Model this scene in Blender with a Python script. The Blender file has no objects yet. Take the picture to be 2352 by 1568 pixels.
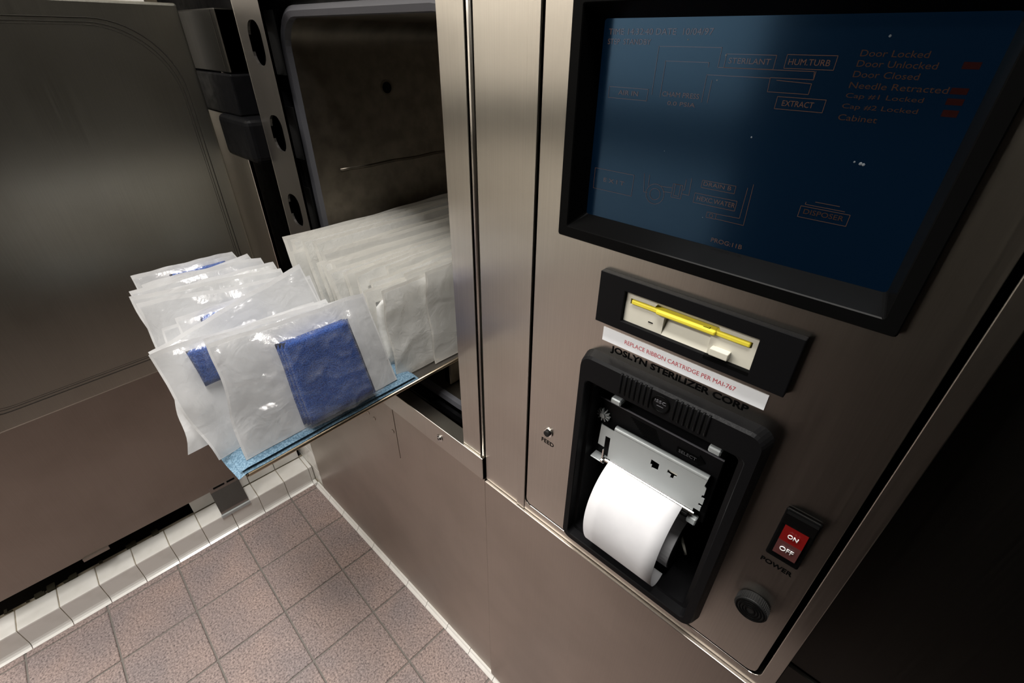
import bpy, bmesh, math, random
from mathutils import Vector, Matrix, noise, geometry

S = bpy.context.scene
COL = S.collection
random.seed(7)
PI = math.pi

# ------------------------------------------------------------------ camera
R = ((0.73400114, 0.67908631, 0.00917139),
     (0.37442196, -0.39335947, -0.83968835),
     (-0.56661321, 0.61976617, -0.54299113))
CAM = (1.132, -0.323, 1.182)
cd = bpy.data.cameras.new('camera'); cam = bpy.data.objects.new('camera', cd); COL.objects.link(cam)
cd.sensor_fit = 'HORIZONTAL'; cd.sensor_width = 36.0; cd.lens = 36.0*1075.3/2352; cd.clip_start = 0.02; cd.clip_end = 50
cam.matrix_world = Matrix(((R[0][0], -R[1][0], -R[2][0], CAM[0]),
                           (R[0][1], -R[1][1], -R[2][1], CAM[1]),
                           (R[0][2], -R[1][2], -R[2][2], CAM[2]),
                           (0, 0, 0, 1)))
S.camera = cam

# ------------------------------------------------------------------ world, lights, exposure
w = bpy.data.worlds.new('world'); S.world = w; w.use_nodes = True
w.node_tree.nodes['Background'].inputs[0].default_value = (0.9, 0.95, 1.0, 1)
w.node_tree.nodes['Background'].inputs[1].default_value = 0.03
S.view_settings.view_transform = 'Standard'; S.view_settings.look = 'None'
S.view_settings.gamma = 1.0; S.view_settings.use_curve_mapping = False
S.view_settings.exposure = 0.0

def area(name, loc, sx, sy, energy, color, rot=(0, 0, 0)):
    l = bpy.data.lights.new(name, 'AREA'); l.shape = 'RECTANGLE'; l.size = sx; l.size_y = sy
    l.energy = energy; l.color = color
    o = bpy.data.objects.new(name, l); COL.objects.link(o); o.location = loc; o.rotation_euler = rot
    return o
area('ceiling_lamp_near', (0.85, -0.40, 2.44), 0.9, 0.3, 38, (1.0, 0.97, 0.93))
area('ceiling_lamp_far', (-0.8, -1.7, 2.44), 2.4, 0.3, 108, (1.0, 0.97, 0.93))

# ------------------------------------------------------------------ materials
def mat(name, base, rough=0.5, metal=0.0, spec=0.5, alpha=1.0, emit=None, emit_s=0.0, coat=0.0):
    m = bpy.data.materials.new(name); m.use_nodes = True
    b = m.node_tree.nodes['Principled BSDF']
    b.inputs['Base Color'].default_value = (*base, 1)
    b.inputs['Roughness'].default_value = rough
    b.inputs['Metallic'].default_value = metal
    b.inputs['Specular IOR Level'].default_value = spec
    b.inputs['Alpha'].default_value = alpha
    b.inputs['Coat Weight'].default_value = coat
    if emit:
        b.inputs['Emission Color'].default_value = (*emit, 1); b.inputs['Emission Strength'].default_value = emit_s
    return m

def nodes(m): return m.node_tree.nodes, m.node_tree.links, m.node_tree.nodes['Principled BSDF']

def add_noise(m, scale=(1, 1, 1), nscale=10, lo=None, hi=None, rough=None, bump=0.0, detail=4, p0=0.35, p1=0.65, dist=0.0005):
    N, L, b = nodes(m)
    tc = N.new('ShaderNodeTexCoord'); mp = N.new('ShaderNodeMapping'); mp.inputs['Scale'].default_value = scale
    nz = N.new('ShaderNodeTexNoise'); nz.inputs['Scale'].default_value = nscale; nz.inputs['Detail'].default_value = detail
    L.new(tc.outputs['Object'], mp.inputs['Vector']); L.new(mp.outputs['Vector'], nz.inputs['Vector'])
    if lo:
        rp = N.new('ShaderNodeValToRGB'); e = rp.color_ramp.elements
        e[0].position = p0; e[0].color = (*lo, 1); e[1].position = p1; e[1].color = (*hi, 1)
        L.new(nz.outputs['Fac'], rp.inputs['Fac']); L.new(rp.outputs['Color'], b.inputs['Base Color'])
    if rough:
        mr = N.new('ShaderNodeMapRange'); mr.inputs['To Min'].default_value = rough[0]; mr.inputs['To Max'].default_value = rough[1]
        mr.inputs['From Min'].default_value = p0; mr.inputs['From Max'].default_value = p1
        L.new(nz.outputs['Fac'], mr.inputs['Value']); L.new(mr.outputs['Result'], b.inputs['Roughness'])
    if bump:
        bp = N.new('ShaderNodeBump'); bp.inputs['Strength'].default_value = bump; bp.inputs['Distance'].default_value = dist
        L.new(nz.outputs['Fac'], bp.inputs['Height']); L.new(bp.outputs['Normal'], b.inputs['Normal'])
    return m

def steel(name, base, rough, tangent, aniso=0.5, scale=(700, 700, 6), var=0.03, bump=0.0):
    m = mat(name, base, rough, 1.0)
    lo = tuple(c*(1-var) for c in base); hi = tuple(c*(1+var) for c in base)
    add_noise(m, scale, 1.0, lo, hi, (rough*0.95, rough*1.05), bump, detail=3, dist=0.0002)
    N, L, b = nodes(m)
    b.inputs['Anisotropic'].default_value = aniso
    cx = N.new('ShaderNodeCombineXYZ')
    for i in range(3): cx.inputs[i].default_value = tangent[i]
    L.new(cx.outputs[0], b.inputs['Tangent'])
    # soft smudges on top of the brushing
    tc = N.new('ShaderNodeTexCoord'); nz = N.new('ShaderNodeTexNoise'); nz.inputs['Scale'].default_value = 6; nz.inputs['Detail'].default_value = 6
    L.new(tc.outputs['Object'], nz.inputs['Vector'])
    mx = N.new('ShaderNodeMix'); mx.data_type = 'RGBA'; mx.blend_type = 'MULTIPLY'
    rp = N.new('ShaderNodeValToRGB'); e = rp.color_ramp.elements
    e[0].position = 0.3; e[0].color = (0.86, 0.85, 0.84, 1); e[1].position = 0.6; e[1].color = (1, 1, 1, 1)
    L.new(nz.outputs['Fac'], rp.inputs['Fac'])
    old = b.inputs['Base Color'].links[0].from_socket
    mx.inputs[0].default_value = 1.0
    L.new(old, mx.inputs[6]); L.new(rp.outputs['Color'], mx.inputs[7]); L.new(mx.outputs[2], b.inputs['Base Color'])
    return m

M = {}
M['steel'] = steel('brushed_steel', (0.58, 0.55, 0.50), 0.29, (1, 0, 0), 0.88)
M['steel_low'] = steel('satin_steel', (0.47, 0.42, 0.375), 0.42, (1, 0, 0), 0.4)
M['steel_door'] = steel('door_steel', (0.42, 0.41, 0.36), 0.36, (0, 1, 0), 0.6)
M['steel_panel'] = steel('panel_steel', (0.30, 0.265, 0.235), 0.45, (0, 1, 0), 0.3)
M['steel_dark'] = steel('worn_steel', (0.30, 0.28, 0.26), 0.35, (1, 0, 0), 0.3)
M['steel_shadow'] = steel('shade_darkened_steel', (0.055, 0.052, 0.046), 0.4, (1, 0, 0), 0.3)  # darkened steel copy: shade and dim reflections painted into the colour
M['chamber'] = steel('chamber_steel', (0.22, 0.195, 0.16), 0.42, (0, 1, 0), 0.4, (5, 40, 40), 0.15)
M['chrome'] = mat('polished_steel', (0.70, 0.68, 0.65), 0.18, 1.0)
M['zinc'] = add_noise(mat('zinc_plate', (0.42, 0.45, 0.455), 0.45, 0.2), (1, 1, 1), 300, None, None, (0.34, 0.44))
M['black_paint'] = add_noise(mat('black_enamel', (0.004, 0.004, 0.0045), 0.40, spec=0.08), (1, 1, 1), 60, None, None, (0.28, 0.45), 0.1)
M['lip_grey'] = mat('seal_rubber_grey', (0.085, 0.085, 0.095), 0.45)
M['black_plastic'] = add_noise(mat('black_plastic', (0.005, 0.005, 0.0055), 0.45, spec=0.07), (1, 1, 1), 900, None, None, (0.38, 0.5), 0.12, dist=0.0002)
M['black_gloss'] = mat('black_gloss_plastic', (0.003, 0.003, 0.003), 0.20, spec=0.02)
M['black_rubber'] = mat('black_rubber', (0.007, 0.007, 0.007), 0.6, spec=0.25)
M['void'] = mat('dark_void', (0.004, 0.004, 0.004), 0.9, spec=0.1)
M['cream'] = mat('cream_plastic', (0.56, 0.54, 0.46), 0.45)
M['yellow'] = mat('yellow_plastic', (0.72, 0.60, 0.05), 0.38)
M['paper'] = add_noise(mat('thermal_paper', (0.72, 0.72, 0.74), 0.7, spec=0.2), (1, 1, 1), 40, (0.60, 0.60, 0.62), (0.64, 0.64, 0.66))
M['label_white'] = mat('label_white', (0.85, 0.87, 0.90), 0.4)
M['ink_red'] = mat('ink_red', (0.55, 0.06, 0.08), 0.6)
M['ink_black'] = mat('ink_black', (0.002, 0.002, 0.002), 0.9, spec=0.03)
M['ink_white'] = mat('ink_white', (0.85, 0.85, 0.85), 0.5)
M['screen'] = mat('screen_glass', (0.0004, 0.0016, 0.004), 0.17, 0.0, 1.0, emit=(0.06, 0.40, 1.0), emit_s=0.008)
M['screen'].node_tree.nodes['Principled BSDF'].inputs['Specular Tint'].default_value = (0.30, 0.60, 1.0, 1)
M['screen_ink'] = mat('screen_orange', (0.012, 0.006, 0.004), 0.17, 0.0, 1.0, emit=(1.0, 0.50, 0.32), emit_s=0.045)
M['screen_ink_dim'] = mat('screen_brown', (0.012, 0.006, 0.004), 0.17, 0.0, 1.0, emit=(1.0, 0.45, 0.26), emit_s=0.017)
M['screen_red'] = mat('screen_red', (0.01, 0.003, 0.003), 0.17, 0.0, 1.0, emit=(1.0, 0.15, 0.05), emit_s=0.005)
for k_ in ('screen_ink', 'screen_ink_dim', 'screen_red'): M[k_].node_tree.nodes['Principled BSDF'].inputs['Specular Tint'].default_value = (0.30, 0.60, 1.0, 1)
M['dust'] = mat('dust_speck', (0.12, 0.135, 0.15), 0.9, spec=0.1)
M['rocker_lit'] = mat('rocker_red_lit', (0.09, 0.004, 0.004), 0.25, emit=(1.0, 0.03, 0.02), emit_s=0.035)
M['rocker'] = mat('rocker_red', (0.07, 0.025, 0.024), 0.3, emit=(1.0, 0.05, 0.03), emit_s=0.010)
M['tile_white'] = add_noise(mat('white_glazed_tile', (0.72, 0.70, 0.66), 0.16, spec=0.6), (1, 1, 1), 9, (0.60, 0.58, 0.53), (0.76, 0.745, 0.71), None, 0.05, p0=0.25, p1=0.5)
M['grout_brown'] = add_noise(mat('stained_grout', (0.28, 0.24, 0.17), 0.9), (1, 1, 1), 25, (0.16, 0.13, 0.08), (0.36, 0.32, 0.25))
M['grout_grey'] = mat('floor_grout', (0.17, 0.155, 0.14), 0.9)
M['mould'] = mat('mouldy_mortar', (0.05, 0.045, 0.03), 0.95, spec=0.1)
M['print_dark'] = mat('rubber_residue', (0.02, 0.018, 0.015), 0.8, spec=0.1)
M['cavity'] = mat('dark_cavity', (0.012, 0.010, 0.008), 0.95, spec=0.1)
M['wall_paint'] = mat('cream_wall_paint', (0.66, 0.63, 0.58), 0.7)
M['absorber'] = mat('light_absorber', (0.010, 0.008, 0.0065), 0.85, spec=0.2)  # near-black added to keep the right-hand steel's reflections dark
M['ceiling_paint'] = mat('ceiling_paint', (0.75, 0.74, 0.72), 0.8)
M['reflected_band'] = mat('dark_reflected_band', (0.02, 0.025, 0.022), 0.5)
M['brass_rim'] = mat('tray_rim_metal', (0.38, 0.31, 0.22), 0.3, 1.0)

# floor tile: speckled quarry tile
m = mat('speckled_floor_tile', (0.25, 0.18, 0.16), 0.62)
N, L, b = nodes(m)
tc = N.new('ShaderNodeTexCoord'); oi = N.new('ShaderNodeObjectInfo'); va = N.new('ShaderNodeVectorMath'); va.operation = 'ADD'
L.new(tc.outputs['Object'], va.inputs[0]); L.new(oi.outputs['Location'], va.inputs[1])
n1 = N.new('ShaderNodeTexNoise'); n1.inputs['Scale'].default_value = 240; n1.inputs['Detail'].default_value = 4; n1.inputs['Roughness'].default_value = 0.65
L.new(va.outputs[0], n1.inputs['Vector'])
rp = N.new('ShaderNodeValToRGB'); e = rp.color_ramp.elements
e[0].position = 0.30; e[0].color = (0.055, 0.043, 0.041, 1); e[1].position = 0.68; e[1].color = (0.39, 0.32, 0.29, 1)
k = rp.color_ramp.elements.new(0.45); k.color = (0.215, 0.172, 0.160, 1)
L.new(n1.outputs['Fac'], rp.inputs['Fac'])
n2 = N.new('ShaderNodeTexNoise'); n2.inputs['Scale'].default_value = 9; L.new(va.outputs[0], n2.inputs['Vector'])
r2 = N.new('ShaderNodeValToRGB'); e = r2.color_ramp.elements; e[0].position = 0.3; e[0].color = (0.82, 0.83, 0.88, 1); e[1].position = 0.7; e[1].color = (1.08, 1.0, 0.97, 1)
L.new(n2.outputs['Fac'], r2.inputs['Fac'])
mx = N.new('ShaderNodeMix'); mx.data_type = 'RGBA'; mx.blend_type = 'MULTIPLY'; mx.inputs[0].default_value = 1
L.new(rp.outputs['Color'], mx.inputs[6]); L.new(r2.outputs['Color'], mx.inputs[7]); L.new(mx.outputs[2], b.inputs['Base Color'])
bp = N.new('ShaderNodeBump'); bp.inputs['Strength'].default_value = 0.3; bp.inputs['Distance'].default_value = 0.0006
L.new(n1.outputs['Fac'], bp.inputs['Height']); L.new(bp.outputs['Normal'], b.inputs['Normal'])
M['floor_tile'] = m

def cloth(name, c0, c1, scale):
    m = mat(name, c1, 0.9, spec=0.15)
    N, L, b = nodes(m)
    tc = N.new('ShaderNodeTexCoord'); v = N.new('ShaderNodeTexVoronoi'); v.inputs['Scale'].default_value = scale
    L.new(tc.outputs['Object'], v.inputs['Vector'])
    rp = N.new('ShaderNodeValToRGB'); e = rp.color_ramp.elements
    e[0].position = 0.1; e[0].color = (*c1, 1); e[1].position = 0.75; e[1].color = (*c0, 1)
    L.new(v.outputs['Distance'], rp.inputs['Fac']); L.new(rp.outputs['Color'], b.inputs['Base Color'])
    bp = N.new('ShaderNodeBump'); bp.invert = True; bp.inputs['Strength'].default_value = 0.6; bp.inputs['Distance'].default_value = 0.0008
    L.new(v.outputs['Distance'], bp.inputs['Height']); L.new(bp.outputs['Normal'], b.inputs['Normal'])
    b.inputs['Sheen Weight'].default_value = 0.2
    return m
M['towel'] = cloth('royal_blue_terry', (0.012, 0.042, 0.19), (0.045, 0.118, 0.40), 620)
M['liner'] = cloth('light_blue_wipe', (0.085, 0.155, 0.22), (0.20, 0.31, 0.40), 420)
M['gauze'] = add_noise(mat('white_gauze', (0.78, 0.77, 0.73), 0.9, spec=0.1), (1, 1, 1), 120, (0.70, 0.69, 0.65), (0.82, 0.81, 0.78), None, 0.3)

def paper_mat(name, col):
    m = mat(name, col, 0.55, spec=0.25)
    N, L, b = nodes(m)
    out = N['Material Output']; tr = N.new('ShaderNodeBsdfTranslucent'); tr.inputs['Color'].default_value = (*col, 1)
    ms = N.new('ShaderNodeMixShader'); ms.inputs[0].default_value = 0.28
    L.new(b.outputs[0], ms.inputs[1]); L.new(tr.outputs[0], ms.inputs[2]); L.new(ms.outputs[0], out.inputs['Surface'])
    add_noise(m, (1, 1, 1), 34, None, None, None, 0.45, dist=0.003, detail=3)
    for n_ in N:
        if n_.type == 'TEX_NOISE': n_.inputs['Distortion'].default_value = 1.2
    return m
M['pouch_paper'] = paper_mat('pouch_paper', (0.84, 0.84, 0.84))
M['pouch_paper_warm'] = paper_mat('pouch_paper_warm', (0.80, 0.785, 0.74))

def film_mat(name, col, alpha, rough):
    m = mat(name, col, rough, spec=0.7)
    N, L, b = nodes(m); out = N['Material Output']
    tr = N.new('ShaderNodeBsdfTransparent'); tr.inputs['Color'].default_value = (0.95, 0.955, 0.96, 1)
    gl = N.new('ShaderNodeBsdfGlossy'); gl.inputs['Roughness'].default_value = rough; gl.inputs['Color'].default_value = (1, 1, 1, 1)
    m1 = N.new('ShaderNodeMixShader'); m1.inputs[0].default_value = alpha
    m2 = N.new('ShaderNodeMixShader')
    L.new(tr.outputs[0], m1.inputs[1]); L.new(b.outputs[0], m1.inputs[2])
    m2.inputs[0].default_value = 0.07; L.new(m1.outputs[0], m2.inputs[1]); L.new(gl.outputs[0], m2.inputs[2])
    L.new(m2.outputs[0], out.inputs['Surface'])
    tc = N.new('ShaderNodeTexCoord'); nz = N.new('ShaderNodeTexNoise'); nz.inputs['Scale'].default_value = 60; nz.inputs['Detail'].default_value = 6; nz.inputs['Distortion'].default_value = 2.5
    L.new(tc.outputs['Object'], nz.inputs['Vector'])
    bp = N.new('ShaderNodeBump'); bp.inputs['Strength'].default_value = 0.6; bp.inputs['Distance'].default_value = 0.002
    L.new(nz.outputs['Fac'], bp.inputs['Height'])
    for s in (b, gl): L.new(bp.outputs['Normal'], s.inputs['Normal'])
    return m
M['film'] = film_mat('clear_pouch_film', (0.85, 0.86, 0.90), 0.06, 0.12)
M['film_milky'] = film_mat('milky_pouch_film', (0.82, 0.82, 0.80), 0.34, 0.18)

# ------------------------------------------------------------------ helpers
def obj(name, me, material, parent=None, smooth=False):
    if isinstance(me, bmesh.types.BMesh):
        bm = me; me = bpy.data.meshes.new(name); bmesh.ops.recalc_face_normals(bm, faces=bm.faces); bm.to_mesh(me); bm.free()
    if material is not None and not me.materials: me.materials.append(M[material] if isinstance(material, str) else material)
    if smooth:
        for p in me.polygons: p.use_smooth = True
    o = bpy.data.objects.new(name, me); COL.objects.link(o)
    if parent is not None: o.parent = parent
    return o

def empty(name, loc=(0, 0, 0), rz=0.0):
    o = bpy.data.objects.new(name, None); COL.objects.link(o); o.location = loc; o.rotation_euler = (0, 0, rz); o.empty_display_size = 0.05
    return o

def tag(o, label=None, cat=None, group=None, kind=None):
    if label: o['label'] = label
    if cat: o['category'] = cat
    if group: o['group'] = group
    if kind: o['kind'] = kind
    return o

def nb(): return bmesh.new()

def box(bm, x0, x1, y0, y1, z0, z1, bev=0.0, seg=2):
    r = bmesh.ops.create_cube(bm, size=1.0); vs = r['verts']
    for v in vs:
        v.co = Vector(((x0+x1)/2 + v.co.x*(x1-x0), (y0+y1)/2 + v.co.y*(y1-y0), (z0+z1)/2 + v.co.z*(z1-z0)))
    if bev:
        es = {e for v in vs for e in v.link_edges}
        bmesh.ops.bevel(bm, geom=list(es), offset=bev, segments=seg, profile=0.5, affect='EDGES')
    return bm

def cyl(bm, c, axis, r, h, n=24, r2=None, bev=0.0):
    """cylinder with its base centre at c growing along axis by h"""
    a = Vector(axis).normalized(); q = Vector((0, 0, 1)).rotation_difference(a).to_matrix().to_4x4()
    mtx = Matrix.Translation(Vector(c) + a*h/2) @ q
    res = bmesh.ops.create_cone(bm, cap_ends=True, cap_tris=False, segments=n, radius1=r, radius2=r if r2 is None else r2, depth=h, matrix=mtx)
    if bev:
        es = [e for e in {e for v in res['verts'] for e in v.link_edges} if len(e.link_faces) == 2 and any(len(f.verts) > 4 for f in e.link_faces)]
        bmesh.ops.bevel(bm, geom=es, offset=bev, segments=2, profile=0.5, affect='EDGES')
    return bm

def tube(bm, pts, r, n=8, closed=False, flat=1.0):
    """tube along a polyline"""
    pts = [Vector(p) for p in pts]; rings = []; N_ = len(pts)
    for i, p in enumerate(pts):
        a = pts[(i-1) % N_] if (closed or i > 0) else p
        c = pts[(i+1) % N_] if (closed or i < N_-1) else p
        t = (c-a).normalized()
        u = t.cross(Vector((0.13, 0.97, 0.21)))
        if u.length < 1e-3: u = t.cross(Vector((1, 0, 0)))
        u.normalize(); v = t.cross(u)
        rings.append([bm.verts.new(p + (u*math.cos(2*PI*k/n) + v*math.sin(2*PI*k/n)*flat)*r) for k in range(n)])
    m_ = N_ if closed else N_-1
    for i in range(m_):
        A, B = rings[i], rings[(i+1) % N_]
        for k in range(n): bm.faces.new((A[k], A[(k+1) % n], B[(k+1) % n], B[k]))
    if not closed:
        bm.faces.new(rings[0]); bm.faces.new(rings[-1])
    return bm

def rrect(x0, x1, z0, z1, r, n=6):
    p = []
    for cx, cz, a0 in ((x1-r, z1-r, 0), (x0+r, z1-r, 90), (x0+r, z0+r, 180), (x1-r, z0+r, 270)):
        for k in range(n+1):
            a = math.radians(a0 + 90*k/n); p.append((cx + r*math.cos(a), cz + r*math.sin(a)))
    return p

def rect(x0, x1, z0, z1): return [(x1, z1), (x0, z1), (x0, z0), (x1, z0)]

def circle(cx, cz, r, n=20): return [(cx + r*math.cos(2*PI*k/n), cz + r*math.sin(2*PI*k/n)) for k in range(n)]

def area2(p): return sum(p[i][0]*p[(i+1) % len(p)][1] - p[(i+1) % len(p)][0]*p[i][1] for i in range(len(p)))

def plate_bm(loops, y0, y1, bm=None):
    """plate with holes in the XZ plane between y0 (front) and y1 (back); loops[0] outer, others holes"""
    bm = bm or nb()
    co = []; faces_in = []; edges = []
    for lp in loops:
        s = len(co); co += [Vector(p) for p in lp]
        edges += [(s+i, s+(i+1) % len(lp)) for i in range(len(lp))]
    r = geometry.delaunay_2d_cdt(co, edges, [], 1, 1e-7)
    vs, tris = r[0], r[2]
    def inside(pt, poly):
        c = False; j = len(poly)-1
        for i in range(len(poly)):
            if (poly[i][1] > pt[1]) != (poly[j][1] > pt[1]) and pt[0] < (poly[j][0]-poly[i][0])*(pt[1]-poly[i][1])/(poly[j][1]-poly[i][1]) + poly[i][0]: c = not c
            j = i
        return c
    F = [bm.verts.new((v.x, y0, v.y)) for v in vs]; B = [bm.verts.new((v.x, y1, v.y)) for v in vs]
    used = {}
    for t in tris:
        c = (sum(vs[i].x for i in t)/len(t), sum(vs[i].y for i in t)/len(t))
        if not inside(c, loops[0]) or any(inside(c, h) for h in loops[1:]): continue
        bm.faces.new([F[i] for i in t]); bm.faces.new([B[i] for i in reversed(t)])
        for i in range(len(t)):
            k = tuple(sorted((t[i], t[(i+1) % len(t)]))); used[k] = used.get(k, 0) + 1
    for (a, c), n_ in used.items():
        if n_ == 1: bm.faces.new((F[a], F[c], B[c], B[a]))
    bmesh.ops.delete(bm, geom=[v for v in bm.verts if not v.link_faces], context='VERTS')
    return bm

def bevel_mod(o, wdt, seg=2, ang=40):
    md = o.modifiers.new('bevel', 'BEVEL'); md.width = wdt; md.segments = seg; md.limit_method = 'ANGLE'; md.angle_limit = math.radians(ang)
    return o

def loft(bm, loops3, close_last=False):
    """faces between closed loops of 3D points with equal counts"""
    rings = [[bm.verts.new(p) for p in lp] for lp in loops3]; n = len(rings[0])
    for a, b_ in zip(rings, rings[1:]):
        for k in range(n): bm.faces.new((a[k], a[(k+1) % n], b_[(k+1) % n], b_[k]))
    if close_last: bm.faces.new(rings[-1])
    return bm

def L3(loop, y): return [(p[0], y, p[1]) for p in loop]

def text(name, s, x0, x1, z0, z1, y, material, parent, bold=0.0, depth=0.0002):
    cu = bpy.data.curves.new(name, 'FONT'); cu.body = s; cu.size = 1.0; cu.offset = bold; cu.resolution_u = 3
    t = bpy.data.objects.new(name, cu); COL.objects.link(t)
    dg = bpy.context.evaluated_depsgraph_get(); me = bpy.data.meshes.new_from_object(t.evaluated_get(dg))
    bpy.data.objects.remove(t); bpy.data.curves.remove(cu)
    xs = [v.co.x for v in me.vertices]; ys = [v.co.y for v in me.vertices]
    ax, bx, ay, by = min(xs), max(xs), min(ys), max(ys)
    for v in me.vertices:
        v.co = Vector((x0 + (v.co.x-ax)/(bx-ax)*(x1-x0), y, z0 + (v.co.y-ay)/(by-ay)*(z1-z0)))
    me.materials.clear(); me.materials.append(M[material])
    bm = nb(); bm.from_mesh(me)
    r = bmesh.ops.extrude_face_region(bm, geom=list(bm.faces))
    for g in r['geom']:
        if isinstance(g, bmesh.types.BMVert): g.co.y -= depth
    bmesh.ops.recalc_face_normals(bm, faces=bm.faces); bm.to_mesh(me); bm.free(); me.name = name
    return obj(name, me, None, parent)

# ================================================================== ROOM SHELL
PHI = -0.0386
# floor: grout bed with the tiles as pieces
bm = nb(); box(bm, -2.4, 2.8, -2.5, 0.8, -0.06, -0.0022)
floor = tag(obj('floor', bm, 'grout_grey'), kind='structure')
P = 0.1525
ft = nb(); box(ft, -P/2+0.0017, P/2-0.0017, -P/2+0.0017, P/2-0.0017, -0.009, 0.0, 0.0012, 1)
ft_me = bpy.data.meshes.new('floor_tile'); bmesh.ops.recalc_face_normals(ft, faces=ft.faces); ft.to_mesh(ft_me); ft.free(); ft_me.materials.append(M['floor_tile'])
ex = Vector((math.cos(PHI), math.sin(PHI))); ey = Vector((-math.sin(PHI), math.cos(PHI)))
rt = random.Random(3)
for i in range(-1, 13):
    for j in range(0, 15):
        c = Vector((0.176, -0.0911)) + ex*P*(i-0.5) - ey*P*(j-0.5)
        if c.y < -2.3 or c.x > 2.2: continue
        o = bpy.data.objects.new('floor_tile', ft_me); COL.objects.link(o); o.parent = floor
        o.location = (c.x, c.y, rt.uniform(-0.0004, 0.0)); o.rotation_euler = (rt.uniform(-.002, .002), rt.uniform(-.002, .002), PHI)

# left wall with the tiled curb at its foot (built in its own frame, turned by PHI)
T = 0.0745
bm = nb()
box(bm, -0.30, -0.072, -0.80, 0.0, 0.15, 0.64)      # wall behind the steel panel
box(bm, -0.30, -0.072, -0.262, 0.0, 0.0, 0.15)     # foot right of the cavity
box(bm, -0.072, -0.0015, -1.06, 0.012, 0.0, 0.0640) # curb bed
box(bm, -0.30, -0.25, -1.06, -0.262, 0.0, 0.15)     # back of the cavity
wl = tag(obj('wall_left', bm, 'grout_brown'), kind='structure')
wl.location = (0, -0.0095, 0); wl.rotation_euler = (0, 0, PHI)
bm = nb(); box(bm, -0.30, -0.072, -0.62, 0.0, 0.641, 2.45); obj('upper_plaster', bm, 'wall_paint', wl)
def share(name, bm, material, smooth=False):
    me = bpy.data.meshes.new(name); bmesh.ops.recalc_face_normals(bm, faces=bm.faces); bm.to_mesh(me); bm.free(); me.materials.append(M[material])
    if smooth:
        for p in me.polygons: p.use_smooth = True
    return me
def inst(name, me, parent, loc, rot=(0, 0, 0), sc=None):
    o = bpy.data.objects.new(name, me); COL.objects.link(o); o.parent = parent; o.location = loc; o.rotation_euler = rot
    if sc: o.scale = sc
    return o
def profile_y(prof, y0, y1):
    bm = nb(); A = [bm.verts.new((p[0], y0, p[1])) for p in prof]; B = [bm.verts.new((p[0], y1, p[1])) for p in prof]; n = len(prof)
    for k in range(n): bm.faces.new((A[k], A[(k+1) % n], B[(k+1) % n], B[k]))
    bm.faces.new(A); bm.faces.new(list(reversed(B))); return bm
g = 0.0008
face_prof = [(-0.006, 0.0635), (-0.0010, 0.0635), (0.0, 0.0625), (0.0, 0.014), (0.0012, 0.008), (0.0042, 0.0035), (0.010, 0.0004), (0.010, 0.0), (-0.006, 0.0)]
me_face = share('curb_face_tile', profile_y(face_prof, -T+g, -g), 'tile_white')
bm = nb(); box(bm, -0.0628, -0.0002, -T+g, -g, 0.0575, 0.0655, 0.0016, 2); me_top = share('curb_top_tile', bm, 'tile_white')
bm = nb(); box(bm, -0.072, -0.064, -T+g, -g, 0.067, 0.067+T-2*g, 0.0012, 2); me_wall = share('wall_tile', bm, 'tile_white')
for k in range(14):
    inst('curb_face_tile', me_face, wl, (0, -k*T, 0))
    inst('curb_top_tile', me_top, wl, (0, -k*T, 0))
bm = nb(); box(bm, -0.0628, -0.0002, 0.0006, 0.0110, 0.0, 0.0655, 0.0012, 1); obj('curb_end_tile', bm, 'tile_white', wl)
for k in range(4):
    for r_ in range(3): inst('wall_tile', me_wall, wl, (0, -k*T + (0.004 if r_ else 0), r_*T))
bm = nb(); box(bm, -0.25, -0.073, -1.06, -0.263, 0.0, 0.003); obj('cavity_floor', bm, 'cavity', wl)
bm = nb(); box(bm, -0.252, -0.248, -1.06, -0.263, 0.0, 0.15); obj('cavity_back', bm, 'cavity', wl)
# crumbling mortar along the curb under the steel panel
rr = random.Random(5); bm = nb()
for k in range(34):
    y = -0.30 - rr.random()*0.45; s = rr.uniform(0.002, 0.006)
    if rr.random() < 0.5 and y > -0.55: continue
    box(bm, -0.070+rr.uniform(-.01, .004), -0.070+s*1.6, y, y+s*2.5, 0.0655, 0.0655+s)
tag(obj('mortar_crumbs', bm, 'mould', wl), kind='stuff')

# wall behind the steel fronts, with a few white tiles at the corner
bm = nb(); box(bm, -0.40, 0.058, 0.010, 0.06, 0.0, 0.60)
box(bm, -0.40, 2.8, 0.80, 0.86, 0.0, 2.45); box(bm, -0.40, -0.34, 0.0, 0.8, 0.0, 2.45)
wb = tag(obj('wall_back', bm, 'grout_brown'), kind='structure')
bm = nb(); box(bm, 0.0, T-2*g, 0.0035, 0.010, 0.0, T-2*g, 0.0012, 2); me_bt = share('wall_tile_back', bm, 'tile_white')
for r_ in range(6):
    for c_ in range(2): inst('wall_tile', me_bt, wb, (-0.020 - 0.0745 + c_*T + 0.0035, 0, 0.001 + r_*T))
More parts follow.
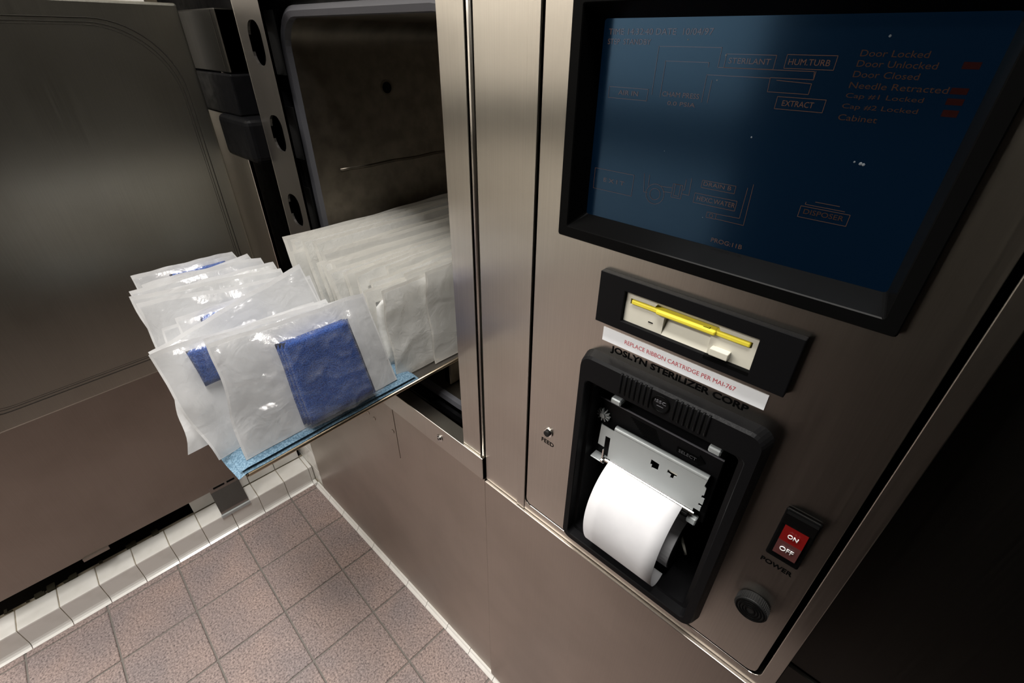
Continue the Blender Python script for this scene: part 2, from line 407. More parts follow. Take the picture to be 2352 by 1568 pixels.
# cove strip of small tiles under the steel fronts
bm = nb(); box(bm, 0.0, 2.2, 0.001, 0.05, 0.0, 0.011)
bb = tag(obj('baseboard_back', bm, 'grout_brown'), kind='structure')
cp = [(-0.010, 0.0), (-0.0098, 0.0016), (-0.0075, 0.0050), (-0.0045, 0.0085), (-0.0030, 0.0125), (-0.0010, 0.0150), (0.001, 0.0150), (0.001, 0.0)]
CT = 0.0775
bm = nb(); A = [bm.verts.new((0.0006, p[0], p[1])) for p in cp]; B = [bm.verts.new((CT-0.0006, p[0], p[1])) for p in cp]
for k in range(len(cp)): bm.faces.new((A[k], A[(k+1) % len(cp)], B[(k+1) % len(cp)], B[k]))
bm.faces.new(A); bm.faces.new(list(reversed(B)))
me_c = share('cove_tile', bm, 'tile_white')
for k in range(26): inst('cove_tile', me_c, bb, (0.0225 + k*CT - CT*0 , 0, 0))
bm = nb(); box(bm, 0.003, 0.0219, -0.010, 0.0, 0.0, 0.0145, 0.003, 2); obj('cove_tile', bm, 'tile_white', bb)

# rest of the room behind the camera, with an added dark blocker and band
bm = nb(); box(bm, -2.4, 2.8, -2.5, 0.86, 2.45, 2.50); tag(obj('ceiling', bm, 'ceiling_paint'), kind='structure')
bm = nb(); box(bm, -2.4, 2.8, -2.5, -2.44, 0.0, 2.45); tag(obj('wall_front', bm, 'wall_paint'), kind='structure')
bm = nb(); box(bm, 2.2, 2.26, -2.44, 0.8, 0.0, 2.45); tag(obj('wall_right', bm, 'absorber'), kind='structure')
bm = nb(); box(bm, 0.84, 2.2, -0.62, -0.52, 0.0, 2.45); tag(obj('shade_blocker', bm, 'absorber'), kind='structure')  # unseen blocker added to darken light and reflections on the right
bm = nb(); box(bm, -2.4, 2.2, -2.44, -2.40, 0.64, 0.88, 0.01, 2); tag(obj('added_dark_band', bm, 'reflected_band'), kind='structure')  # unseen dark strip added for the band mirrored in the steel fronts
bm = nb(); box(bm, -2.46, -2.4, -2.44, 0.8, 0.0, 2.45); tag(obj('wall_far_left', bm, 'wall_paint'), kind='structure')
bm = nb(); box(bm, -2.4, -0.34, 0.0, 0.06, 0.0, 2.45); tag(obj('wall_corner', bm, 'wall_paint'), kind='structure')

# ================================================================== ACCESS PANEL ON THE LEFT WALL
ap = tag(empty('access_panel', (-0.030, -0.0095, 0.065), PHI), 'brown satin steel access panel low on the left wall above the tiled curb', 'panel')
bm = nb(); box(bm, -0.003, 0.001, -0.80, -0.172, 0.074, 0.575, 0.0008, 1); obj('sheet', bm, 'steel_panel', ap)
bm = nb(); box(bm, -0.038, -0.003, -0.78, -0.18, 0.50, 0.54); obj('wall_batten', bm, 'cavity', ap)
# bent foot bracket resting on the curb
pr = [(0.0016, 0.086), (0.0016, 0.068), (0.031, 0.016), (0.031, 0.0045), (0.0285, 0.0045), (0.0285, 0.015), (-0.001, 0.066), (-0.001, 0.086)]
br = obj('foot_bracket', profile_y(pr, -0.244, -0.172), 'steel_dark', ap)
bm = nb(); box(bm, 0.0016, 0.0026, -0.234, -0.206, 0.0775, 0.0825); obj('bracket_slot', bm, 'void', br)
bm = nb(); box(bm, 0.0016, 0.0026, -0.200, -0.180, 0.0775, 0.0825); obj('bracket_slot', bm, 'void', br)
bm = nb(); box(bm, 0.0300, 0.0350, -0.246, -0.171, -0.0050, 0.0060, 0.001, 1); obj('bracket_lip', bm, 'zinc', br)
bm = nb(); box(bm, 0.0, 0.006, -0.52, -0.47, 0.0665, 0.0745); obj('clip', bm, 'steel_panel', ap)

# ================================================================== STERILIZER
st = tag(empty('sterilizer', (0.40, 0.02, 0.0)), 'stainless steel sterilizer with open chamber behind the packed tray', 'sterilizer')
OX, OY = -0.40, -0.02
def sp(o):            # world-built meshes become parts of the sterilizer
    o.parent = st; o.location = (OX, OY, 0); return o
# lower front panel with a slit that frees a flap at its upper left
lp = plate_bm([[(0.785, 0.632), (0.5512, 0.632), (0.5512, 0.5035), (0.5492, 0.5035), (0.5492, 0.6295), (0.058, 0.6295), (0.058, 0.015), (0.785, 0.015)]], 0.0, 0.003)
lower = sp(bevel_mod(obj('lower_panel', lp, 'steel_low'), 0.0006, 1))
for (x, z) in ((0.4564, 0.5631), (0.4775, 0.5606), (0.5399, 0.5679)):
    bm = nb(); cyl(bm, (x, 0.001, z), (0, -1, 0), 0.0042, 0.0022, 16, bev=0.0008); obj('screw', bm, 'steel_low', lower, True)
# bottom rail with its cross-head screw
bm = nb(); box(bm, 0.058, 0.7855, -0.0045, 0.020, 0.6345, 0.678, 0.0009, 2); rail = sp(obj('bottom_rail', bm, 'steel'))
bm = nb(); cyl(bm, (0.690, -0.0045, 0.6555), (0, -1, 0), 0.0066, 0.0012, 24, bev=0.0004); cyl(bm, (0.690, -0.0057, 0.6555), (0, -1, 0), 0.0048, 0.0022, 24, 0.0036)
scw = obj('screw', bm, 'chrome', rail)
bm = nb(); box(bm, 0.6877, 0.6923, -0.0081, -0.0074, 0.6551, 0.6559); box(bm, 0.6896, 0.6904, -0.0081, -0.0074, 0.6532, 0.6578); obj('screw_cross', bm, 'void', rail)
# vertical stile beside the opening: flat face with a rolled right lip
bm = nb(); box(bm, 0.742, 0.7785, -0.0005, 0.024, 0.6785, 1.50, 0.0006, 1)
stile = sp(obj('stile', bm, 'steel'))
bm = nb(); cyl(bm, (0.7808, 0.0035, 0.6785), (0, 0, 1), 0.0026, 0.82, 14); obj('rolled_lip', bm, 'steel', stile, True)
bm = nb(); box(bm, 0.058, 0.785, -0.0005, 0.024, 1.36, 1.50, 0.0006, 1); sp(obj('header', bm, 'steel'))
# chamber front flange (black) with rounded opening
IN = (0.295, 0.700, 0.660, 1.205)
def ring_loop(o, r): return rrect(IN[0]-o, IN[1]+o, IN[2]-o, IN[3]+o, r+o, 8)
fl = plate_bm([rect(-0.30, 0.786, 0.560, 1.36), ring_loop(0.034, 0.045)], 0.078, 0.086); sp(obj('front_flange', fl, 'black_paint'))
bm = nb(); loft(bm, [L3(ring_loop(0.052, 0.045), 0.079), L3(ring_loop(0.046, 0.045), 0.066), L3(ring_loop(0.034, 0.045), 0.060), L3(ring_loop(0.024, 0.045), 0.062), L3(ring_loop(0.021, 0.045), 0.072), L3(ring_loop(0.015, 0.045), 0.072)])
sp(obj('seal_frame', bm, 'black_paint', smooth=False))
bm = nb(); loft(bm, [L3(ring_loop(0.016, 0.045), 0.080), L3(ring_loop(0.0145, 0.045), 0.068), L3(ring_loop(0.008, 0.045), 0.064), L3(ring_loop(0.001, 0.045), 0.067), L3(ring_loop(0.0, 0.045), 0.076)])
sp(obj('seal_lip', bm, 'lip_grey'))
bm = nb(); loft(bm, [L3(ring_loop(0.0, 0.045), 0.076), L3(ring_loop(0.0, 0.045), 0.74)], True)
chamber = sp(obj('chamber', bm, 'chamber', smooth=True))
bm = nb(); cyl(bm, (0.2955, 0.240, 1.104), (1, 0, 0), 0.0125, 0.002, 20); prt = obj('port_ring', bm, 'chamber', chamber)
bm = nb(); cyl(bm, (0.297, 0.240, 1.104), (1, 0, 0), 0.0095, 0.0012, 20); obj('port_hole', bm, 'void', chamber)
bm = nb(); tube(bm, [(0.2940, y, 0.9755+0.0008*math.sin(y*60)) for y in [0.12+0.02*k for k in range(30)]], 0.0030, 10); obj('weld_seam', bm, 'chamber', chamber, True)
for x in (0.36, 0.60):
    bm = nb(); box(bm, x-0.008, x+0.008, 0.09, 0.735, 0.662, 0.7245, 0.002, 1); obj('support_rail', bm, 'chamber', chamber)
# slotted edge strip left of the opening
def slot(cx, z0, z1, w_): return rrect(cx-w_/2, cx+w_/2, z0, z1, w_*0.42, 5)
sl = plate_bm([rect(0.226, 0.318, 0.60, 1.36), slot(0.281, 1.143, 1.202, 0.044), slot(0.2785, 1.018, 1.074, 0.044), slot(0.274, 0.888, 0.946, 0.044)], 0.030, 0.034)
strip = sp(obj('slotted_strip', sl, 'steel_dark'))
bm = nb(); loft(bm, [[(0.226+0.011-0.011*math.cos(a)-0.011, 0.041-0.011*math.sin(a), z) for a in [math.radians(10*k) for k in range(0, 10)]] + [(0.226, 0.034, z), (0.219, 0.041, z)] for z in (0.60, 1.36)])
obj('rolled_edge', bm, 'steel', strip, True)
bm = nb(); box(bm, 0.2150, 0.2190, 0.040, 0.078, 0.60, 1.36); obj('return_flange', bm, 'steel_dark', strip)
for (cx, z0, z1) in ((0.281, 1.143, 1.202), (0.2785, 1.018, 1.074), (0.274, 0.888, 0.946)):
    bm = nb(); box(bm, cx-0.034, cx+0.030, 0.050, 0.052, z0-0.012, z1+0.012); obj('slot_backing', bm, 'void', strip)
# hinge side: cover box, black hinge blocks and jamb plate
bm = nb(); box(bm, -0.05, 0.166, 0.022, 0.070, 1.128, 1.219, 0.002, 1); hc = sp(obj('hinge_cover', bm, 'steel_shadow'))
bm = nb(); box(bm, 0.150, 0.1515, 0.0212, 0.0222, 1.130, 1.217); obj('cover_fold', bm, 'chrome', hc)
bm = nb(); cyl(bm, (0.125, 0.030, 1.1275), (0, 0, 1), 0.0075, 0.0045, 8); sp(obj('hinge_bolt', bm, 'steel_dark'))
bm = nb(); box(bm, -0.05, 0.170, 0.018, 0.072, 1.062, 1.127, 0.003, 2); sp(obj('hinge_block', bm, 'black_paint'))
bm = nb(); box(bm, 0.085, 0.215, 0.006, 0.070, 0.990, 1.062, 0.010, 3); sp(obj('hinge_block', bm, 'black_paint'))
bm = nb(); box(bm, -0.05, 0.135, 0.022, 0.030, 0.60, 1.060, 0.001, 1); sp(obj('jamb_plate', bm, 'steel'))
bm = nb(); cyl(bm, (0.195, 0.050, 0.70), (0, 0, 1), 0.014, 0.10, 16); sp(obj('lower_hinge_pin', bm, 'black_paint'))
# open door: slab standing square to the front, with the seal print on its inner face
door = obj('door', box(nb(), -0.045, 0.0, -0.60, 0.0, 0.600, 1.2265, 0.004, 3), 'steel_door', st)
door.location = (0.070+OX, 0.0015+OY, 0); door.rotation_euler = (0, 0, 0.0324)
for off, rad, fl_ in ((0.0, 0.0009, 'print_dark'), (0.0055, 0.0006, 'print_dark'), (0.009, 0.0004, 'print_dark')):
    lp_ = rrect(-0.56+off, -0.025-off, 0.634+off, 1.203-off, 0.105, 14)
    bm = nb(); tube(bm, [(0.0, p[0], p[1]) for p in lp_], rad, 6, True)
    obj('seal_print', bm, fl_, door, True)

# ================================================================== CONTROL CABINET
cc = tag(empty('control_cabinet', (0.987, 0.02, 0.0)), 'stainless control cabinet with monitor, disk drive and paper printer', 'cabinet')
CX, CY = -0.987, -0.02
def cpn(o): o.parent = cc; o.location = (CX, CY, 0); return o
ub = plate_bm([[(0.8630, 1.50), (0.7885, 1.50), (0.7885, 0.6362), (1.1860, 0.6362), (1.1860, 1.50), (1.1735, 1.50)] +
               [p for p in reversed(rrect(0.8630, 1.1735, 0.6500, 1.60, 0.010, 5)) if p[1] < 0.8]][:1], 0.0, 0.012)
surround = cpn(bevel_mod(obj('surround', ub, 'steel'), 0.0007, 2))
bm = nb(); box(bm, 0.8500, 0.8632, -0.0012, 0.0006, 0.6364, 1.50, 0.0005, 1); obj('folded_edge', bm, 'steel', surround)
cdr = plate_bm([rrect(0.8660, 1.1690, 0.6528, 1.49, 0.009, 5), rect(0.900, 1.136, 1.044, 1.208), rect(0.941, 1.099, 0.674, 0.930), rect(0.966, 1.0755, 0.979, 1.010)], 0.0, 0.003)
panel = cpn(bevel_mod(obj('control_door', cdr, 'steel'), 0.0006, 2))
bm = nb(); box(bm, 0.789, 1.186, -0.0042, 0.010, 0.015, 0.6352, 0.0010, 2); cpn(obj('lower_panel', bm, 'steel_low'))
bm = nb(); box(bm, 0.790, 1.184, 0.085, 0.50, 0.02, 1.49); cpn(obj('carcass', bm, 'void'))
for a in ((0.790, 0.794), (1.180, 1.184)):
    bm = nb(); box(bm, a[0], a[1], 0.0121, 0.085, 0.64, 1.49); cpn(obj('side_sheet', bm, 'void'))

# --- monitor
oo = rrect(0.894, 1.141, 1.039, 1.2135, 0.002, 2)
i1 = rrect(0.9035, 1.1317, 1.0485, 1.2025, 0.0015, 2); i2 = rrect(0.9085, 1.127, 1.0560, 1.1945, 0.002, 2)
bm = nb(); loft(bm, [L3(oo, 0.0), L3(oo, -0.0042), L3(rrect(0.8948, 1.1402, 1.0398, 1.2127, 0.0018, 2), -0.0050), L3(rrect(0.9028, 1.1324, 1.0478, 1.2032, 0.0015, 2), -0.0050), L3(i1, -0.0042), L3(i2, 0.0148), L3(i2, 0.017)])
mon = cpn(obj('monitor', bm, 'black_gloss')); tag(mon, 'black framed dark blue monitor screen')
bm = nb(); box(bm, 0.9075, 1.128, 0.0150, 0.060, 1.0552, 1.1955); obj('screen', bm, 'screen', mon)
YS = 0.0149
def stxt(s, x0, x1, z0, z1, m_='screen_ink'): return text('screen_text', s, x0, x1, z0, z1, YS, m_, mon, depth=0.00015)
stxt('TIME 14:32:40 DATE  10/04/97', 0.9128, 0.9885, 1.1850, 1.1886)
stxt('STEP  STANDBY', 0.9128, 0.9468, 1.1793, 1.1826)
stxt('AIR IN', 0.9262, 0.9425, 1.1482, 1.1512); stxt('CHAM PRESS', 0.9612, 0.9876, 1.1496, 1.1526)
stxt('0.0 PSIA', 0.9660, 0.9860, 1.1445, 1.1470)
stxt('STERILANT', 1.0017, 1.0264, 1.1704, 1.1734); stxt('HUM.TURB', 1.0361, 1.0575, 1.1708, 1.1738)
stxt('EXTRACT', 1.0390, 1.0560, 1.1498, 1.1528)
for s, x1, z1 in (('Door Locked', 1.0997, 1.1788), ('Door Unlocked', 1.1047, 1.1741), ('Door Closed', 1.0992, 1.1692), ('Needle Retracted', 1.1130, 1.1640), ('Cap #1 Locked', 1.1049, 1.1587), ('Cap #2 Locked', 1.1045, 1.1535), ('Cabinet', 1.0888, 1.1482)):
    stxt(s, 1.0702, x1, z1-0.0030, z1, 'screen_ink_dim')
stxt('E X I T', 0.9221, 0.9411, 1.0852, 1.0882); stxt('DRAIN B', 1.0034, 1.0227, 1.0968, 1.0994)
stxt('HEXC.WATER', 1.0010, 1.0280, 1.0860, 1.0892); stxt('DISPOSER', 1.0694, 1.0914, 1.0915, 1.0945, 'screen_ink_dim'); stxt('PROG:11B', 1.0179, 1.0399, 1.0594, 1.0625)
bm = nb()
def seg(x0, z0, x1, z1, w_=0.00032):
    a, b_ = Vector((x0, 0, z0)), Vector((x1, 0, z1)); d = (b_-a).normalized(); n_ = Vector((-d.z, 0, d.x))*w_/2
    vs = [a+n_-d*w_/2, b_+n_+d*w_/2, b_-n_+d*w_/2, a-n_-d*w_/2]
    F = [bm.verts.new((v.x, YS-0.00015, v.z)) for v in vs]; bm.faces.new(F)
def pl(*p):
    for a, b_ in zip(p, p[1:]): seg(*a, *b_)
def rc(x0, x1, z0, z1): pl((x0, z0), (x1, z0), (x1, z1), (x0, z1), (x0, z0))
pl((0.9532, 1.1500), (0.9532, 1.1786), (0.9958, 1.1786), (0.9958, 1.1680), (1.0510, 1.1680), (1.0518, 1.1640), (1.0518, 1.1680))
pl((0.9597, 1.1489), (0.9597, 1.1704), (0.9896, 1.1704), (0.9896, 1.1680)); pl((0.9898, 1.1480), (0.9898, 1.1637), (1.0286, 1.1637), (1.0290, 1.1566), (1.0515, 1.1566), (1.0515, 1.1620), (1.0325, 1.1628))
pl((0.9938, 1.1480), (0.9938, 1.1608)); pl((1.0286, 1.1640), (1.0518, 1.1640))
rc(0.9995, 1.0288, 1.1681, 1.1753); rc(1.0345, 1.0601, 1.1690, 1.1758); rc(1.0355, 1.0615, 1.1480, 1.1545); rc(0.9180, 0.9500, 1.1458, 1.1530)
rc(0.9130, 0.9488, 1.0785, 1.0945); rc(1.0022, 1.0254, 1.0952, 1.1002); rc(0.9988, 1.0286, 1.0841, 1.0908); rc(1.0670, 1.0939, 1.0891, 1.0959); rc(1.0104, 1.0172, 1.0758, 1.0797)
pl((1.0330, 1.1004), (1.0330, 1.0800), (1.0172, 1.0796)); pl((1.0360, 1.1032), (1.0368, 1.0760), (1.0172, 1.0761)); pl((0.9571, 1.0971), (0.9589, 1.0839), (0.9620, 1.0839)); pl((0.9616, 1.0970), (0.9620, 1.0890))
pl((0.9720, 1.0905), (0.9810, 1.0910)); pl((0.9745, 1.0870), (0.9810, 1.0875)); rc(0.9815, 0.9890, 1.0845, 1.0940); rc(0.9832, 0.9872, 1.0860, 1.0940); pl((0.9942, 1.0999), (0.9946, 1.0882), (0.9890, 1.0882)); pl((0.9905, 1.0985), (0.9905, 1.0910), (0.9890, 1.0910))
for r_ in (0.0074, 0.0042):
    c_ = circle(0.9684, 1.0840, r_, 24); pl(*(c_ + c_[:1]))
pl((1.0690, 1.0985), (1.0690, 1.0972), (1.0905, 1.0972)); pl((1.0740, 1.0996), (1.0870, 1.0996)); c_ = circle(1.0138, 1.0777, 0.0013, 10); pl(*(c_+c_[:1]))
me = bpy.data.meshes.new('screen_diagram'); bm.to_mesh(me); bm.free(); tag(obj('screen_diagram', me, 'screen_ink', mon), kind='stuff')
bm = nb()
for x0, x1, z0, z1 in ((1.1139, 1.1206, 1.1717, 1.1747), (1.1137, 1.1204, 1.1610, 1.1638), (1.1139, 1.1206, 1.1563, 1.1592), (1.1143, 1.1206, 1.1510, 1.1541)):
    box(bm, x0, x1, YS-0.0002, YS, z0, z1)
obj('screen_flags', bm, 'screen_red', mon)
bm = nb()
for x, z, r_ in ((0.9993, 1.1746, 0.0007), (1.0803, 1.1849, 0.0007), (1.0268, 1.1309, 0.0006), (1.0858, 1.1248, 0.0006), (1.0890, 1.1243, 0.0010), (1.0905, 1.1240, 0.0009), (0.9728, 1.1825, 0.0005), (0.9970, 1.1610, 0.0005), (0.9700, 1.1150, 0.0003), (1.0080, 1.0750, 0.0003)):
    bmesh.ops.create_icosphere(bm, subdivisions=1, radius=r_, matrix=Matrix.Translation((x, YS, z)) @ Matrix.Diagonal((1, 0.3, 1, 1)))
tag(obj('dust', bm, 'dust', mon), kind='stuff')

# --- disk drive
dp = plate_bm([rect(0.9425, 1.1003, 0.9722, 1.0200), rect(0.9674, 1.0741, 0.9810, 1.0090)], -0.0062, 0.0)
drive = cpn(bevel_mod(obj('disk_drive', dp, 'black_plastic'), 0.0006, 2)); tag(drive, 'black plate holding a cream disk drive with a yellow disk in its slot')
fc = plate_bm([rect(0.9678, 1.0737, 0.9812, 1.0088), [(1.0702, 1.0032), (1.0465, 1.0032), (1.0450, 1.0062), (0.9955, 1.0062), (0.9940, 1.0032), (0.9722, 1.0032), (0.9722, 0.9984), (1.0702, 0.9984)], rect(1.0032, 1.0412, 0.9813, 0.9972)], -0.0030, 0.004)
face = bevel_mod(obj('drive_face', fc, 'cream', drive), 0.0004, 1)
bm = nb(); box(bm, 0.9945, 1.0460, 0.0005, 0.003, 1.0034, 1.0075); box(bm, 1.0005, 1.0440, 0.0030, 0.0045, 0.9813, 0.9978); obj('finger_recess', bm, 'cream', drive)
bm = nb(); A = [(1.0032, -0.003), (1.0412, -0.003), (1.0412, 0.003), (1.0032, 0.003)]
F1 = [bm.verts.new((x, y, 0.9813)) for x, y in A]; F2 = [bm.verts.new((x, 0.003, 0.9972)) for x, y in A[:2]]
bm.faces.new((F1[0], F1[1], F2[1], F2[0])); bm.faces.new((F1[0], F2[0], F1[3])); bm.faces.new((F1[1], F1[2], F2[1])); bm.faces.new(F1); bm.faces.new((F1[3], F2[0], F2[1], F1[2]))
obj('finger_ramp', bm, 'cream', drive)
bm = nb(); box(bm, 0.968, 1.0735, 0.0035, 0.010, 0.9984, 1.0032); obj('slot_shadow', bm, 'void', drive)
bm = nb(); box(bm, 1.0442, 1.0582, -0.0085, -0.001, 0.9838, 0.9898, 0.0007, 2); obj('eject_button', bm, 'cream', drive)
bm = nb(); box(bm, 0.9905, 0.9945, -0.0034, -0.0028, 0.9880, 0.9888); obj('indicator', bm, 'ink_black', drive)
bm = nb(); box(bm, 1.0400, 1.0745, -0.0064, -0.0030, 0.9775, 0.9812, 0.0005, 1); obj('sill', bm, 'black_gloss', drive)

# --- label tape and lettering
bm = nb(); box(bm, 0.9490, 1.0912, -0.0006, 0.0, 0.9518, 0.9655); lab = cpn(obj('label_tape', bm, 'label_white')); tag(lab, 'white label strip with red capital letters')
text('label_lettering', 'REPLACE RIBBON CARTRIDGE PER MAI-767', 0.9716, 1.0685, 0.9571, 0.9611, -0.0006, 'ink_red', lab, 0.0, 0.0001)
cpn(text('maker_lettering', 'JOSLYN STERILIZER CORP', 0.9588, 1.0815, 0.9413, 0.9497, 0.0, 'ink_black', None, 0.032, 0.0002))
cpn(text('feed_lettering', 'FEED', 0.8862, 0.9043, 0.7812, 0.7871, 0.0, 'ink_black', None, 0.012, 0.0002))
cpn(text('power_lettering', 'POWER', 1.1304, 1.1552, 0.8064, 0.8116, 0.0, 'ink_black', None, 0.022, 0.0002))

# --- feed button
bm = nb(); cyl(bm, (0.8957, 0.0, 0.8003), (0, -1, 0), 0.0062, 0.0016, 28, bev=0.0005); fb = cpn(obj('feed_button', bm, 'chrome')); tag(fb, 'small chrome ringed feed button')
bm = nb(); cyl(bm, (0.8955, -0.0016, 0.8003), (0, -1, 0), 0.0040, 0.0030, 24, bev=0.0008); obj('push_cap', bm, 'black_rubber', fb)

# --- printer
FY = -0.015
o1 = rrect(0.9330, 1.1060, 0.6640, 0.9380, 0.012, 6); o2 = rrect(0.9365, 1.1035, 0.6690, 0.9378, 0.012, 6); o3 = rrect(0.9380, 1.1020, 0.6708, 0.9360, 0.011, 6)
n1_ = rrect(0.9443, 1.0945, 0.6780, 0.9120, 0.005, 6); n2_ = rrect(0.9450, 1.0938, 0.6790, 0.9112, 0.005, 6)
s1_ = rrect(0.9458, 1.0930, 0.6800, 0.9100, 0.005, 6); s2_ = rrect(0.9490, 1.0885, 0.6835, 0.9020, 0.005, 6); s3_ = rrect(0.9495, 1.0880, 0.6840, 0.9010, 0.005, 6)
bm = nb(); loft(bm, [L3(o1, 0.0), L3(o2, FY+0.003), L3(o3, FY), L3(n1_, FY), L3(n2_, FY+0.001), L3(s1_, -0.005), L3(s2_, -0.004), L3(s3_, 0.075)], True)
prn = cpn(obj('printer', bm, 'black_plastic')); tag(prn, 'black framed paper printer with its cover open')
for k in range(18):
    x = 0.9815 + k*0.00465
    if abs(x-1.0202) < 0.0085: continue
    bm = nb(); tube(bm, [(x, FY+0.0012, 0.9150), (x, FY-0.0002, 0.9165), (x, FY-0.0002, 0.9352), (x, FY+0.0012, 0.9368)], 0.0013, 8); obj('grip_rib', bm, 'black_plastic', prn, True)
for k in range(17):
    x = 0.98385 + k*0.00465
    bm = nb(); box(bm, x-0.0010, x+0.0010, FY-0.0003, FY+0.0002, 0.9160, 0.9362)
    if abs(x-1.0202) < 0.0085: bm.free(); continue
    obj('grip_groove', bm, 'void', prn)
bm = nb(); tube(bm, [(1.0202+0.0078*math.cos(2*PI*k/32), FY-0.0006, 0.9255+0.0078*math.sin(2*PI*k/32)) for k in range(32)], 0.0009, 8, True); obj('emblem_ring', bm, 'black_gloss', prn, True)
bm = nb(); cyl(bm, (1.0202, FY+0.0003, 0.9255), (0, -1, 0), 0.0074, 0.0008, 28); obj('emblem_disc', bm, 'black_plastic', prn)
text('emblem_lettering', 'ISSC', 1.0150, 1.0254, 0.9258, 0.9290, FY-0.0005, 'lip_grey', prn, 0.01, 0.0002)
bm = nb(); box(bm, 1.0175, 1.0235, FY-0.0008, FY-0.0003, 0.9228, 0.9233); obj('emblem_line', bm, 'lip_grey', prn)
# black mechanism block behind the plate
bm = nb(); box(bm, 0.9465, 1.0765, 0.0130, 0.050, 0.790, 0.8765, 0.0008, 1); mech = obj('mechanism', bm, 'black_plastic', prn)
bm = nb(); box(bm, 0.9468, 1.0762, 0.0122, 0.0134, 0.8757, 0.8768); obj('mechanism_edge', bm, 'lip_grey', prn)
bm = nb(); box(bm, 1.035, 1.0560, 0.0122, 0.0131, 0.8590, 0.8655); obj('arrow_block', bm, 'black_gloss', prn)
text('arrow_lettering', 'SELECT', 1.0370, 1.0540, 0.8605, 0.8640, 0.0121, 'lip_grey', prn, 0, 0.0001)
bm = nb(); vs = [bm.verts.new(p) for p in ((1.0560, 0.0122, 0.8565), (1.0560, 0.0122, 0.8690), (1.0625, 0.0122, 0.8628))]; f_ = bm.faces.new(vs); r = bmesh.ops.extrude_face_region(bm, geom=[f_])
for g_ in r['geom']:
    if isinstance(g_, bmesh.types.BMVert): g_.co.y += 0.0009
obj('arrow_head', bm, 'black_gloss', prn)
bm = nb()
for k in range(9): box(bm, 0.985+0.002*k, 1.012+0.001*k, 0.0124, 0.0131, 0.8700-0.0018*k, 0.8706-0.0018*k)
obj('embossed_lines', bm, 'black_gloss', prn)
for x, z in ((0.9690, 0.8830), (1.0672, 0.8850)):
    bm = nb(); box(bm, x-0.0055, x+0.0055, 0.006, 0.020, z-0.0020, z+0.0045, 0.0012, 1); obj('catch_tab', bm, 'zinc', prn)
# gear wheel
bm = nb(); cyl(bm, (0.9560, 0.0150, 0.8575), (0, -1, 0), 0.0028, 0.0070, 14)
for k in range(11):
    a = 2*PI*k/11; c0 = Vector((0.9560, 0.0095, 0.8575)); d = Vector((math.cos(a), 0, math.sin(a))); p_ = Vector((-math.sin(a), 0, math.cos(a)))
    q_ = [c0+d*0.0022+p_*0.0008, c0+d*0.0078+p_*0.0006, c0+d*0.0078-p_*0.0006, c0+d*0.0022-p_*0.0008]
    A = [bm.verts.new(v) for v in q_]; B = [bm.verts.new(v+Vector((0, 0.0028, 0))) for v in q_]
    bm.faces.new(A); bm.faces.new(list(reversed(B)))
    for i_ in range(4): bm.faces.new((A[i_], A[(i_+1) % 4], B[(i_+1) % 4], B[i_]))
obj('gear', bm, 'zinc', prn)
# bright zinc cover plate: L-shaped sheet with slots and a rolled upper edge
zp = plate_bm([[(1.0700, 0.8525), (0.9735, 0.8505), (0.9735, 0.8490), (0.9595, 0.8495), (0.9585, 0.8505), (0.9575, 0.8220), (0.9650, 0.8215), (0.9650, 0.8375), (0.9708, 0.8378), (0.9708, 0.8090), (1.0660, 0.8085), (1.0660, 0.8125), (1.0720, 0.8125), (1.0720, 0.8190), (1.0690, 0.8190), (1.0690, 0.8220), (1.0725, 0.8220), (1.0725, 0.8300), (1.0695, 0.8300), (1.0695, 0.8330), (1.0712, 0.8340), (1.0712, 0.8430), (1.0690, 0.8450)],
               [(1.0168, 0.8410), (1.0168, 0.8345), (1.0185, 0.8345), (1.0185, 0.8310), (1.0252, 0.8318), (1.0254, 0.8405)],
               [(1.0343, 0.8402), (1.0343, 0.8362), (1.0382, 0.8356), (1.0382, 0.8320), (1.0408, 0.8320), (1.0412, 0.8362), (1.0436, 0.8368), (1.0438, 0.8410)]], 0.0050, 0.0060)
cov = obj('cover_plate', zp, 'zinc', prn); tag(cov, 'pale zinc metal cover plate')
bm = nb(); loft(bm, [[(x, 0.0085-0.0035*math.cos(a), (0.8508 if x < 1 else 0.8526)+0.0035*math.sin(a)) for a in [math.radians(18*k) for k in range(11)]] + [(x, 0.0115, (0.8508 if x < 1 else 0.8526)), (x, 0.0060, (0.8508 if x < 1 else 0.8526))] for x in (0.9735, 1.0700)])
obj('rolled_edge', bm, 'zinc', prn, True)
bm = nb(); box(bm, 1.0335, 1.0445, 0.0070, 0.0120, 0.8370, 0.8400); obj('inner_latch', bm, 'cream', prn)
bm = nb(); cyl(bm, (0.9690, 0.0045, 0.8060), (1, 0, 0), 0.0022, 0.0990, 14); obj('platen_shaft', bm, 'chrome', prn)
bm = nb(); box(bm, 0.9520, 0.9690, 0.0020, 0.0140, 0.8010, 0.8025, 0.0005, 1); obj('side_bracket', bm, 'zinc', prn)
bm = nb(); box(bm, 0.9660, 0.9676, 0.0010, 0.0040, 0.8080, 0.8210); box(bm, 0.9650, 0.9690, 0.0, 0.006, 0.8030, 0.8080, 0.001, 1); obj('spring_lever', bm, 'chrome', prn)
bm = nb(); box(bm, 1.0630, 1.0720, 0.0045, 0.0120, 0.7900, 0.7990, 0.001, 1); obj('side_bracket', bm, 'zinc', prn)
bm = nb(); box(bm, 1.0565, 1.0640, -0.0004, 0.0090, 0.8000, 0.8045, 0.001, 1); obj('roller_end', bm, 'black_gloss', prn)
bm = nb(); tube(bm, [(1.0580, 0.030, 0.738), (1.0640, 0.022, 0.737), (1.0705, 0.020, 0.726)], 0.0016, 8); obj('roll_lever', bm, 'cream', prn, True)

